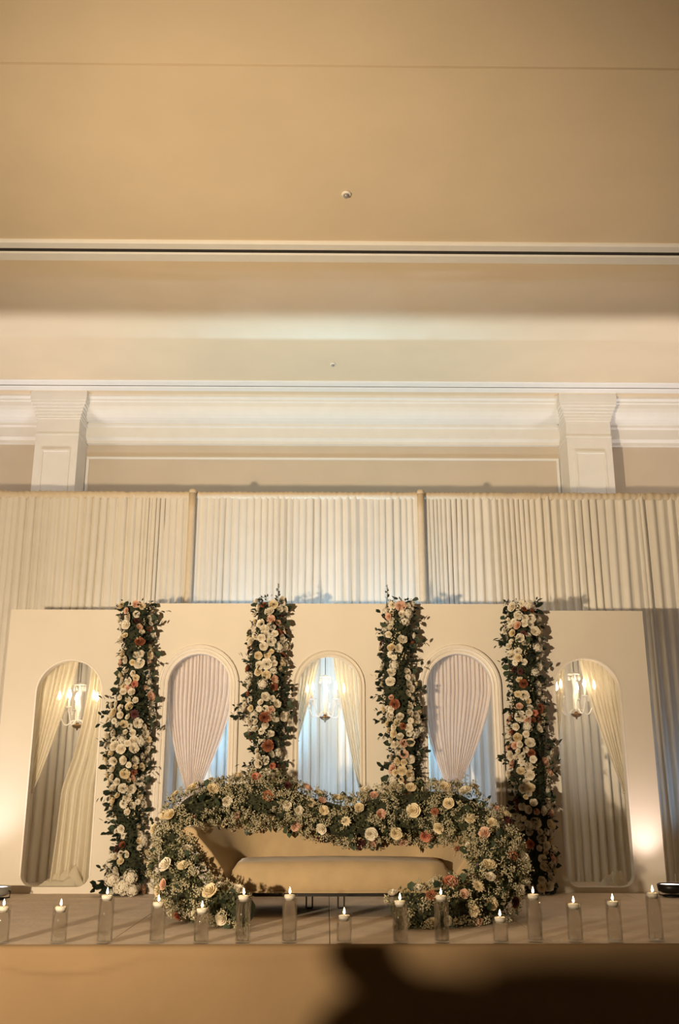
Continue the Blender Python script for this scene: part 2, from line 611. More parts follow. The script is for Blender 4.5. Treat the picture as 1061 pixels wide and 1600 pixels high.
PY = 8.6
PANELS = [
    (-2.855, -1.70, 2.995, -2.277, .287, 2.537, .052, .10, 'plain', 'cream panel at the left end with a bare cut arch and cloth pooled inside'),
    (-1.695, -.535, 3.055, -1.137, .278, 2.600, .0, 0, 'wide', 'cream panel with thick white arch moulding left of the central arch'),
    (-.530, .630, 3.055, .016, .270, 2.580, .0, 0, 'thin', 'central cream panel with thin line moulding around its arch'),
    (.635, 1.745, 3.055, 1.170, .294, 2.604, .0, 0, 'wide', 'cream panel with thick white arch moulding right of the central arch'),
    (1.750, 2.862, 2.995, 2.312, .288, 2.560, .045, .10, 'plain', 'cream panel at the right end with a bare cut arch, bright at its foot'),
]
for x0, x1, z1, cx, hw, zt, zb, rb, kind, lab in PANELS:
    xc = (x0 + x1) / 2
    t = thing('arched_panel', lab, 'panel', (xc, PY, DZ), 0, 'arched backdrop panels')
    zbot = zb if zb > 0 else .05
    me = panel_mesh(x0 - xc, x1 - xc, 0, z1 - DZ, arch_loop(cx - xc, hw, zt - DZ, zbot, rb), .09)
    link('board', me, M['panel'], t)
    bm = bmesh.new()
    if kind == 'wide':
        sweep_arch(bm, cx - xc, hw, zt - DZ, .0, [(-.004, -.004), (-.004, .020), (.012, .026), (.020, .016), (.028, .030), (.042, .036), (.050, .022), (.058, .034), (.074, .030), (.080, .012), (.080, -.004)])
        obj('arch_moulding', bm, M['arch_white'], t)
    elif kind == 'thin':
        sweep_arch(bm, cx - xc, hw, zt - DZ, .0, [(-.003, -.004), (-.003, .010), (.012, .016), (.022, .008), (.030, .008), (.044, .020), (.050, .006), (.050, -.004)])
        obj('arch_moulding', bm, M['panel'], t)
    else:
        sweep_arch(bm, cx - xc, hw, zt - DZ, .14, [(-.002, .090 - .09), (-.002, .004), (.010, .004), (.012, 0)])
        obj('edge_strip', bm, M['arch_white'], t)
    for s in (x0 - xc + .05, x1 - xc - .05):
        bm = bmesh.new()
        add_tube(bm, [(s, .09, 1.3), (s, .40, .03), (s, .09, .03)], .014, 6)
        obj('rear_brace', bm, M['grey_metal'], t)


# ------------------------------------------------------------------ gathered sheers and swags
def cloth_grid(name, fn, nu, nv, m, parent):
    vv = [fn(i / nu, j / nv) for j in range(nv + 1) for i in range(nu + 1)]
    ff = []
    for j in range(nv):
        for i in range(nu):
            q = j * (nu + 1) + i
            ff.append((q, q + nu + 1, q + nu + 2, q + 1))
    return pyobj(name, vv, ff, m, parent, True)


def gathered(cx, kx, zk, hw, label):
    t = thing('gathered_sheer', label, 'drape', (cx, PY + .16, DZ), 0, 'blush sheers gathered to a knot')
    zt = 2.78 - DZ
    zkk = zk - DZ
    zs = 2.30 - DZ
    sd = random.random() * 50

    def fn(u, v):
        z = zt + (zkk - zt) * v
        tt = max(0, min(1, (zs - z) / (zs - zkk)))
        w = (hw + .02) * (1 - .80 * tt ** 1.6)
        s = (u - .5) * 2
        s += .018 * noise.noise(Vector((u * 9, v * 2, sd)))
        x = (kx - cx) * tt + s * w
        d = (.020 * (1 - .55 * tt)) * (math.sin(u * 2 * PI * 17 + 3 * noise.noise(Vector((u * 6, sd, 0)))) + .5 * noise.noise(Vector((u * 22, v, sd))))
        bulge = -.05 * tt * (1 - s * s)
        return (x, d + bulge, z)
    cloth_grid('upper_fan', fn, 190, 26, M['sheer_pink'], t)

    def fn2(u, v):
        z = zkk * (1 - v) + .01 * v
        w = .056 + .20 * (1 - math.exp(-v * 3))
        s = (u - .5) * 2
        d = .014 * math.sin(u * 2 * PI * 15 + sd) - .05 * (1 - v) * (1 - s * s)
        return (kx - cx + s * w, d, z)
    cloth_grid('lower_tail', fn2, 120, 14, M['sheer_pink'], t)
    bm = bmesh.new()
    pts = [(kx - cx + .062 * math.cos(a), -.045 * 1 + .035 * math.sin(a), zkk + .004 * math.sin(3 * a)) for a in [2 * PI * k / 24 for k in range(25)]]
    add_tube(bm, pts, .009, 6)
    obj('tie_band', bm, M['sheer_pink'], t, True)
    bm = bmesh.new()
    add_tube(bm, [(-hw - .10, 0, zt), (hw + .10, 0, zt)], .012, 8)
    obj('rod', bm, M['black_metal'], t)


gathered(-1.137, -1.180, 1.43, .278, 'blush sheer gathered to a knot inside the arch left of centre')
gathered(1.170, 1.105, 1.47, .294, 'blush sheer gathered to a knot inside the arch right of centre')


def swag(edge, inner_top, ztie, side, y, label, grp, depth=.0):
    """curtain hung at the top between the arch side and inner_top, tied back to the arch side at ztie"""
    out = edge + side * .10
    t = thing('tied_curtain', label, 'curtain', (edge, y, DZ), 0, grp)
    zt = 2.80 - DZ
    zk = ztie - DZ
    sd = random.random() * 90

    def fn(u, v):
        z = zt + (zk - zt) * v
        xt = out + (inner_top - out) * u
        xb = edge + side * (.10 - .09 * u) - side * .006
        tt = v ** 1.35
        x = xt + (xb - xt) * tt + .010 * noise.noise(Vector((u * 8, v * 2, sd)))
        d = .018 * (1 - .5 * v) * (math.sin(u * 2 * PI * 9 + 2 * noise.noise(Vector((u * 5, sd, 0)))) + .5 * noise.noise(Vector((u * 16, v, sd))))
        return (x - edge, d, z)
    cloth_grid('swept_cloth', fn, 100, 22, M['sheer_gold'], t)

    def fn2(u, v):
        z = zk * (1 - v) + .01
        x = edge + side * (.11 - (.10 - .03 * v) * u)
        return (x - edge, .014 * math.sin(u * 2 * PI * 7 + sd), z)
    cloth_grid('hanging_tail', fn2, 50, 8, M['sheer_gold'], t)
    bm = bmesh.new()
    add_tube(bm, [(side * .13, .03, zk + .03), (side * .06, -.03, zk), (side * -.0, -.02, zk - .012), (side * .02, .03, zk)], .008, 6)
    obj('tie_band', bm, M['sheer_gold'], t, True)


G = 'champagne curtains tied back in the arches'
swag(-2.564, -2.215, 1.42, -1, PY + .17, 'champagne curtain swept to the left side of the left end arch', G)


def loose(edge, prof, side, y, label, grp):
    """curtain falling loosely to the deck; prof lists (z, x of its free edge)"""
    t = thing('tied_curtain', label, 'curtain', (edge, y, DZ), 0, grp)
    out = edge + side * .10
    zs_ = [p[0] for p in prof][::-1]
    xs_ = [p[1] for p in prof][::-1]

    def fn(u, v):
        z = 2.80 + (DZ + .012 - 2.80) * v
        xi = float(np.interp(z, zs_, xs_))
        x = out + (xi - out) * u + .010 * noise.noise(Vector((u * 8, v * 2, 31)))
        d = (.014 + .014 * v) * (math.sin(u * 2 * PI * 7 + 2 * noise.noise(Vector((u * 5, 3, v * .6)))) + .5 * noise.noise(Vector((u * 14, v, 8))))
        return (x - edge, d - .04 * v * u, z - DZ)
    cloth_grid('swept_cloth', fn, 110, 30, M['sheer_gold'], t)


loose(-1.990, [(2.80, -2.13), (2.3, -2.15), (2.0, -2.19), (1.7, -2.25), (1.45, -2.33), (1.0, -2.35), (.6, -2.37)], 1, PY + .20, 'champagne curtain hanging loose down the right side of the left end arch', G)
swag(-.254, -.040, 1.86, -1, PY + .17, 'champagne curtain swept to the left side of the central arch', G)
swag(.286, .030, 1.40, 1, PY + .17, 'champagne curtain swept to the right side of the central arch', G)
swag(2.024, 2.190, 1.62, -1, PY + .17, 'champagne curtain along the left side of the right end arch', G)
swag(2.600, 2.270, 1.42, 1, PY + .17, 'champagne curtain swept to the right side of the right end arch', G)


def pooled(x0, x1, y0, y1, h, peak, label):
    t = thing('pooled_cloth', label, 'cloth', ((x0 + x1) / 2, (y0 + y1) / 2, DZ), 0)
    sd = random.random() * 40

    def fn(u, v):
        x = (u - .5) * (x1 - x0)
        y = (v - .5) * (y1 - y0)
        e = min(1, 4 * min(u, 1 - u)) * min(1, 4 * min(v, 1 - v))
        q = noise.noise(Vector((x * 3.5, y * 4, sd)))
        w1 = abs(math.sin(x * 17 + y * 26 + 5 * q + sd))
        w2 = abs(math.sin(x * 31 - y * 19 + 7 * q))
        w3 = noise.noise(Vector((x * 16, y * 20, sd + 3)))
        hh = h * (.35 + .65 * math.exp(-((u - peak) / .34) ** 2)) * (.45 + .55 * math.sin(PI * v))
        return (x + .015 * q, y, .004 + e * hh * (.55 + .30 * w1 + .15 * w2 + .22 * w3))
    o = cloth_grid('folds', fn, 96, 60, M['sheer_gold'], t)
    return t


pooled(-2.54, -2.00, 8.655, 9.02, .215, .68, 'champagne cloth pooled on the deck inside the left end arch')
pooled(2.35, 2.62, 8.66, 9.0, .16, .55, 'champagne cloth bunched on the deck inside the right end arch')


# ------------------------------------------------------------------ chandeliers
def chandelier_proto(label, loc):
    t = thing('chandelier', label, 'chandelier', loc, 0, 'small crystal chandeliers in the arches')
    bm = bmesh.new()      # turned glass stem
    add_lathe(bm, [(0, .02), (.012, .03), (.022, .06), (.012, .09), (.016, .13), (.026, .17), (.014, .21), (.010, .27), (.020, .30), (.012, .33), (.008, .37), (0, .375)], 14)
    obj('stem', bm, M['crystal'], t, True)
    bm = bmesh.new()
    add_lathe(bm, [(0, -.035), (.008, -.028), (.010, -.016), (.034, -.006), (.052, .012), (.050, .018), (.020, .022), (.012, .045), (0, .05)], 16)
    obj('bowl', bm, M['brass'], t, True)
    bm = bmesh.new()
    add_lathe(bm, [(0, .375), (.05, .372), (.056, .380), (.03, .392), (.01, .40), (0, .40)], 16)
    obj('crown_dish', bm, M['crystal'], t, True)
    bm = bmesh.new()
    add_tube(bm, [(0, 0, .40), (0, 0, .74)], .003, 6)
    add_tube(bm, [(0, 0, .74), (0, -.36, .74)], .006, 6)
    obj('hanging_hook', bm, M['black_metal'], t)
    for k in range(5):
        a = 2 * PI * k / 5 + .25
        c, s = math.cos(a), math.sin(a)
        bm = bmesh.new()
        pts = []
        for q in range(15):
            f = q / 14
            r = .015 + .165 * f
            z = .055 + .035 * math.sin(f * PI * 1.0 * 2) * (1 - f) - .055 * math.sin(f * PI) + .10 * f ** 3
            pts.append((r * c, r * s, z))
        add_tube(bm, pts, .0065, 7)
        arm = obj('arm', bm, M['crystal'], t, True)
        ex, ey, ez = pts[-1]
        bm = bmesh.new()
        add_lathe(bm, [(0, 0), (.012, 0), (.034, .010), (.036, .014), (.012, .010), (0, .012)], 14, (ex, ey, ez))
        obj('drip_dish', bm, M['crystal'], arm, True)
        bm = bmesh.new()
        add_lathe(bm, [(.0095, .01), (.0095, .085), (0, .087)], 10, (ex, ey, ez))
        obj('candle_sleeve', bm, M['plastic_white'], arm, True)
        bm = bmesh.new()
        add_lathe(bm, [(.006, .086), (.014, .105), (.016, .12), (.010, .145), (.004, .165), (0, .172)], 10, (ex, ey, ez))
        obj('bulb', bm, M['bulb'], arm, True)
        bm = bmesh.new()
        for dx in (-.028, 0, .028):
            px, py = ex - s * dx, ey + c * dx
            add_lathe(bm, [(0, .006), (.003, -.004), (.003, -.012), (.008, -.030), (0, -.048)], 6, (px, py, ez))
        obj('crystal_drops', bm, M['crystal'], arm)
    bm = bmesh.new()
    for k in range(10):
        a = 2 * PI * k / 10
        add_lathe(bm, [(0, .372), (.003, .36), (.007, .335), (0, .318)], 6, (.05 * math.cos(a), .05 * math.sin(a), 0))
    obj('crystal_fringe', bm, M['crystal'], t)
    return t


ch0 = chandelier_proto('small crystal chandelier hanging in the central arch', (-.02, 9.0, 2.06))
chs = [ch0, dup(ch0, (-2.285, 9.0, 1.985), 'small crystal chandelier hanging in the left end arch', .45),
       dup(ch0, (2.30, 9.0, 2.09), 'small crystal chandelier hanging in the right end arch', -.3)]
for c, (x, y, z), rz in zip(chs, ((-.02, 9.0, 2.06), (-2.285, 9.0, 1.985), (2.30, 9.0, 2.09)), (0, .45, -.3)):
    for k in range(5):
        a = 2 * PI * k / 5 + .25 + rz
        point('chandelier_glow', (x + .18 * math.cos(a), y + .18 * math.sin(a), z + .275), 4.2, (1.0, 0.74, 0.42), .02)


# ------------------------------------------------------------------ uplight fixtures in front of the outer panels
def uplight(loc, label, m, rz):
    t = thing('uplight', label, 'uplight', loc, rz, 'uplights at the panel ends')
    bm = bmesh.new()
    add_lathe(bm, [(0, .0), (.07, .0), (.075, .01), (.06, .018), (0, .018)], 20)
    obj('base', bm, M['black_metal'], t, True)
    bm = bmesh.new()
    add_lathe(bm, [(0, .030), (.075, .030), (.105, .045), (.112, .095), (.104, .100), (.100, .088), (0, .088)], 24)
    obj('housing', bm, m, t, True)
    bm = bmesh.new()
    add_lathe(bm, [(0, .091), (.098, .091), (.098, .0885)], 24)
    obj('lens', bm, M['lens'], t, True)
    bm = bmesh.new()
    for s in (-1, 1):
        add_tube(bm, [(s * .05, 0, .012), (s * .118, 0, .02), (s * .12, 0, .065), (s * .108, 0, .068)], .006, 6)
    obj('bracket', bm, M['black_metal'], t)
    return t


uplight((2.79, 8.28, DZ), 'black disc uplight on deck at the foot of the right end panel', M['black_metal'], .3)
uplight((-2.60, 8.12, DZ), 'grey uplight on deck at the foot of the left end panel', M['grey_metal'], -.2)


# ------------------------------------------------------------------ sofa
def sofa():
    cx, cy = .095, 7.35
    t = thing('sofa', 'tan velvet sofa with curved sloping arms under the flower garland', 'sofa', (cx, cy, DZ))
    # U shaped plan path of the back shell, from left arm front to right arm front
    path = []
    W, D0, D1 = .80, -.31, .36
    for k in range(9):
        path.append((-W - .03 * (1 - k / 8), D0 + (D1 - .30 - D0) * k / 8))
    for k in range(1, 13):
        a = PI - k / 12 * PI / 2
        path.append((-W + .30 + .30 * math.cos(a), D1 - .30 + .30 * math.sin(a)))
    for k in range(1, 16):
        path.append((-W + .30 + (2 * W - .60) * k / 15, D1))
    for k in range(1, 13):
        a = PI / 2 - k / 12 * PI / 2
        path.append((W - .30 + .30 * math.cos(a), D1 - .30 + .30 * math.sin(a)))
    for k in range(1, 9):
        path.append((W + .03 * k / 8, D1 - .30 + (D0 - D1 + .30) * k / 8))
    N = len(path)
    L = [0]
    for a, b in zip(path[:-1], path[1:]):
        L.append(L[-1] + math.hypot(b[0] - a[0], b[1] - a[1]))
    bm = bmesh.new()
    rings = []
    for i, (x, y) in enumerate(path):
        s = min(L[i], L[-1] - L[i])
        f = min(1, s / .78)
        f = f * f * (3 - 2 * f)
        h = .57 + .10 * f
        a, b = path[max(i - 1, 0)], path[min(i + 1, N - 1)]
        tx, ty = b[0] - a[0], b[1] - a[1]
        l = math.hypot(tx, ty)
        nx, ny = -ty / l, tx / l      # outward (path runs left-front, back, right-front)
        th = .065
        flare = .19 * (1 - f) + .04
        ring = []
        prof = [(-th + .01, .15), (th, .15), (th + flare * .12, .15 + (h - .15) * .35), (th + flare * .5, .15 + (h - .15) * .68), (th + flare, h - .05)]
        for k in range(7):
            an = k / 6 * PI
            prof.append((flare + th * math.cos(an) * 1.0, h - .05 + .06 * math.sin(an)))
        prof.append((-th + flare * .55, h - .16))
        prof.append((-th + flare * .2, h - .27))
        prof.append((-th, .22))
        for o, z in prof:
            ring.append(bm.verts.new((x + nx * o, y + ny * o, z)))
        rings.append(ring)
    m = len(rings[0])
    for a, b in zip(rings[:-1], rings[1:]):
        for k in range(m):
            bm.faces.new((a[k], a[(k + 1) % m], b[(k + 1) % m], b[k]))
    bm.faces.new(rings[0])
    bm.faces.new(rings[-1])
    bmesh.ops.recalc_face_normals(bm, faces=bm.faces)
    sh = obj('back_shell', bm, M['velvet'], t, True)
    b = sh.modifiers.new('bev', 'BEVEL')
    b.width = .018
    b.segments = 3
    b.angle_limit = math.radians(50)
    # seat: crowned cushion
    nu, nv = 48, 22
    vv, ff = [], []
    hw = .745
    for j in range(nv + 1):
        v = j / nv
        for i in range(nu + 1):
            u = i / nu * 2 - 1
            yf = -.345 - .03 * (1 - u * u) + .06 * max(0, abs(u) - .86) / .14
            y = yf + (.33 - yf) * v
            x = hw * u
            ed = min(1, v / .13, (1 - abs(u)) / .07)
            z = .345 - .05 * (1 - math.sqrt(max(0, 1 - (1 - ed) ** 2))) + .02 * (1 - u * u) * math.sin(PI * min(1, v * .9 + .1)) + .003 * noise.noise(Vector((x * 6, y * 6, 2)))
            vv.append((x, y, z))
    base = len(vv)
    rim = [i for i in range(nu + 1)] + [j * (nu + 1) + nu for j in range(1, nv + 1)] + [nv * (nu + 1) + i for i in range(nu - 1, -1, -1)] + [j * (nu + 1) for j in range(nv - 1, 0, -1)]
    for j in range(nv):
        for i in range(nu):
            q = j * (nu + 1) + i
            ff.append((q, q + 1, q + nu + 2, q + nu + 1))
    lv = []
    for z, e in ((.24, .012), (.165, .0), (.15, -.02)):
        lv.append([])
        for r in rim:
            x, y, _ = vv[r]
            k = 1 + e
            lv[-1].append(len(vv))
            vv.append((x * k, y - (e if y < 0 else 0), z))
    seq = [rim] + lv
    R = len(rim)
    for a, b2 in zip(seq[:-1], seq[1:]):
        for k in range(R):
            ff.append((a[k], b2[k], b2[(k + 1) % R], a[(k + 1) % R]))
    ff.append(tuple(lv[-1][::-1]))
    pyobj('seat', vv, ff, M['velvet'], t, True)
    bm = bmesh.new()
    pts = [(hw * u, -.352 - .03 * (1 - u * u) + .06 * max(0, abs(u) - .86) / .14, .158) for u in [k / 30 * 2 - 1 for k in range(31)]]
    add_tube(bm, pts, .006, 6)
    obj('piping', bm, M['velvet'], t, True)
    # hairpin style metal legs under the seat
    for x in (-.69, -.22, .01, .69):
        bm = bmesh.new()
        for dx in (-.022, .022):
            add_tube(bm, [(x + dx, .12, .155), (x + dx, .12, .006)], .0055, 6)
        add_tube(bm, [(x - .022, .12, .006), (x + .022, .12, .006)], .0055, 6)
        obj('leg', bm, M['black_metal'], t)
    for x in (-.70, .70):
        bm = bmesh.new()
        add_box(bm, x - .05, x + .05, -.28, -.18, 0, .155, .006)
        obj('leg', bm, M['black_metal'], t)
    box('underframe', -.74, .74, -.24, .30, .118, .156, M['black_metal'], t)


sofa()


# ------------------------------------------------------------------ flowers
def petal_faces(vv, ff, az, tilt, r, h, w, curl):
    """cupped petal: 3 x 3 grid, rooted at the centre"""
    base = len(vv)
    for j in range(3):
        f = j / 2
        rad = r * (.15 + .85 * math.sin(f * PI / 2 * (.6 + .4 * tilt)))
        z = h * f ** (1.2) - curl * f ** 4
        if j == 2:
            rad += curl * .9
        for i in (-1, 0, 1):
            a = az + i * w * (.55 + .45 * math.sin(f * PI * .75))
            rr = rad * (1 if i == 0 else .93)
            zz = z - (0 if i == 0 else h * .10 * f)
            vv.append((rr * math.cos(a), rr * math.sin(a), zz))
    for j in range(2):
        for i in range(2):
            q = base + j * 3 + i
            ff.append((q, q + 1, q + 4, q + 3))


def rose_mesh(name, m, open_=1.0):
    vv, ff = [], []
    for n_, r, h, w, curl, tl, off in ((5, 1.0, .62, .68, .16, 1, 0), (5, .76, .78, .68, .08, .8, .6), (4, .52, .88, .85, .03, .6, .3), (3, .26, .94, 1.1, 0, .5, .1)):
        for k in range(n_):
            petal_faces(vv, ff, off + 2 * PI * k / n_ + random.uniform(-.1, .1), tl, r * (.75 + .25 * open_), h, w, curl * open_)
    me = bpy.data.meshes.new(name)
    me.from_pydata(vv, [], ff)
    me.materials.append(m)
    me.polygons.foreach_set('use_smooth', [True] * len(ff))
    return me


def dahlia_mesh(name, m):
    vv, ff = [], []
    for ring, (n_, el, ln) in enumerate(((11, .15, 1.0), (10, .55, .95), (8, .95, .85), (5, 1.3, .75))):
        for k in range(n_):
            a = 2 * PI * k / n_ + ring * .3
            d = Vector((math.cos(a) * math.cos(el), math.sin(a) * math.cos(el), math.sin(el) * .75))
            s = Vector((-math.sin(a), math.cos(a), 0)) * .20
            b = len(vv)
            for p in (d * .15, d * ln * .7 + s, d * ln + Vector((0, 0, -.05)), d * ln * .7 - s):
                vv.append(tuple(p))
            ff.append((b, b + 1, b + 2, b + 3))
    me = bpy.data.meshes.new(name)
    me.from_pydata(vv, [], ff)
    me.materials.append(m)
    return me


def hydrangea_mesh(name, m):
    vv, ff = [], []
    nn = 34
    for k in range(nn):
        z = 1 - 1.25 * (k + .5) / nn
        rr = math.sqrt(max(0, 1 - z * z))
        a = k * 2.39996
        c = Vector((rr * math.cos(a), rr * math.sin(a), z * .85 + .1)) * random.uniform(.78, 1.12)
        nrm = c.normalized()
        u = nrm.orthogonal().normalized()
        w = nrm.cross(u)
        ph = random.random() * 2
        for q in range(4):
            an = ph + q * PI / 2
            d = u * math.cos(an) + w * math.sin(an)
            e = u * -math.sin(an) + w * math.cos(an)
            b = len(vv)
            for p in (c, c + d * .16 + e * .11 + nrm * .03, c + d * .27 + nrm * .01, c + d * .16 - e * .11 + nrm * .03):
                vv.append(tuple(p))
            ff.append((b, b + 1, b + 2, b + 3))
    b = len(vv)
    for j in range(1, 4):
        for k in range(8):
            th, ph = j * PI / 5, k * PI / 4
            vv.append((.68 * math.sin(th) * math.cos(ph), .68 * math.sin(th) * math.sin(ph), .58 * math.cos(th) + .1))
    for j in range(2):
        for k in range(8):
            ff.append((b + j * 8 + k, b + j * 8 + (k + 1) % 8, b + j * 8 + 8 + (k + 1) % 8, b + j * 8 + 8 + k))
    ff.append(tuple(range(b + 7, b - 1, -1)))
    me = bpy.data.meshes.new(name)
    me.from_pydata(vv, [], ff)
    me.materials.append(m)
    return me


BLOOM = {}
for c, m in ROSE.items():
    BLOOM['rose', c] = [rose_mesh('rose_' + c, m, o) for o in (1.0, .7, .3)]
    BLOOM['dahlia', c] = [dahlia_mesh('dahlia_' + c, m)]
for c in ('ivory', 'cream'):
    BLOOM['hydrangea', c] = [hydrangea_mesh('hydrangea_' + c, ROSE[c]) for _ in range(2)]


def leaf_mesh(name, m, wid=.42):
    vv = [(0, 0, 0), (.35, wid * .8, .06), (.7, wid * .75, .05), (1.0, 0, -.06), (.7, -wid * .75, .05), (.35, -wid * .8, .06), (.35, 0, 0), (.7, 0, -.01)]
    ff = [(0, 6, 1), (1, 6, 7, 2), (2, 7, 3), (0, 5, 6), (5, 4, 7, 6), (4, 3, 7)]
    me = bpy.data.meshes.new(name)
    me.from_pydata(vv, [], ff)
    me.materials.append(m)
    return me


LEAF = [leaf_mesh('leaf_dark', M['leaf_dark']), leaf_mesh('leaf_dark_b', M['leaf_dark'], .34), leaf_mesh('leaf_grey', M['leaf_grey'], .5)]
NAMES = {'rose': 'rose', 'dahlia': 'dahlia', 'hydrangea': 'hydrangea'}
LAB = {'blush': 'blush peach', 'coral': 'coral pink', 'rust': 'rust brown', 'burgundy': 'dark burgundy'}


def bloom(parent, kind, color, pos, nrm, size):
    me = random.choice(BLOOM[kind, color])
    o = bpy.data.objects.new(NAMES[kind], me)
    COL.objects.link(o)
    o.parent = parent
    o.location = pos
    q = Vector(nrm).to_track_quat('Z', 'Y').to_matrix() @ Matrix.Rotation(random.uniform(0, 6.28), 3, 'Z')
    o.rotation_euler = q.to_euler()
    o.scale = (size, size, size * random.uniform(.8, 1.0))
    if color in LAB:
        o['label'] = LAB[color] + ' ' + kind
    return o


def leaf(parent, pos, direction, size, which=None):
    me = LEAF[which] if which is not None else random.choice(LEAF)
    o = bpy.data.objects.new('leaf', me)
    COL.objects.link(o)
    o.parent = parent
    o.location = pos
    q = Vector(direction).to_track_quat('X', 'Z').to_matrix() @ Matrix.Rotation(random.uniform(-1.2, 1.2), 3, 'X')
    o.rotation_euler = q.to_euler()
    o.scale = (size,) * 3
    return o


def stuff_mesh(name, kind, pos, nrm, size, m, parent):
    """many tiny blobs (octahedra) or leaflets (2-triangle diamonds) in one mesh; numpy"""
    n_ = len(pos)
    pos = np.asarray(pos, float)
    size = np.asarray(size, float)[:, None]
    if kind == 'blob':
        base = np.array([(1, 0, 0), (-1, 0, 0), (0, 1, 0), (0, -1, 0), (0, 0, 1), (0, 0, -1)], float)
        tri = np.array([(0, 2, 4), (2, 1, 4), (1, 3, 4), (3, 0, 4), (2, 0, 5), (1, 2, 5), (3, 1, 5), (0, 3, 5)])
        V = pos[:, None, :] + base[None] * size[:, None, :] * (.8 + .4 * rng.random((n_, 6, 1)))
    else:
        d = np.asarray(nrm, float) + rng.normal(0, .75, (n_, 3))
        d /= np.linalg.norm(d, axis=1, keepdims=True)
        s = np.cross(d, rng.normal(0, 1, (n_, 3)))
        s /= np.linalg.norm(s, axis=1, keepdims=True)
        V = np.stack([pos, pos + d * size * .5 + s * size * .27, pos + d * size, pos + d * size * .5 - s * size * .27], 1)
        tri = np.array([(0, 1, 2), (0, 2, 3)])
    k = V.shape[1]
    F = (tri[None] + (np.arange(n_) * k)[:, None, None]).reshape(-1, 3)
    me = bpy.data.meshes.new(name)
    me.vertices.add(n_ * k)
    me.vertices.foreach_set('co', V.reshape(-1).astype(np.float32))
    me.loops.add(F.size)
    me.loops.foreach_set('vertex_index', F.reshape(-1).astype(np.int32))
    me.polygons.add(len(F))
    me.polygons.foreach_set('loop_start', np.arange(0, F.size, 3, dtype=np.int32))
    me.polygons.foreach_set('loop_total', np.full(len(F), 3, dtype=np.int32))
    me.update(calc_edges=True)
    me.validate()
    o = link(name, me, m, parent)
    o['kind'] = 'stuff'
    return o


def pick(weights):
    r = random.random() * sum(w for _, w in weights)
    for k, w in weights:
        r -= w
        if r <= 0:
            return k
    return weights[-1][0]


# ---- flower columns
COLW = [(('rose', 'ivory'), 52), (('rose', 'cream'), 16), (('hydrangea', 'ivory'), 8), (('rose', 'blush'), 8), (('dahlia', 'ivory'), 8), (('rose', 'rust'), 5), (('dahlia', 'burgundy'), 4), (('rose', 'coral'), 1)]


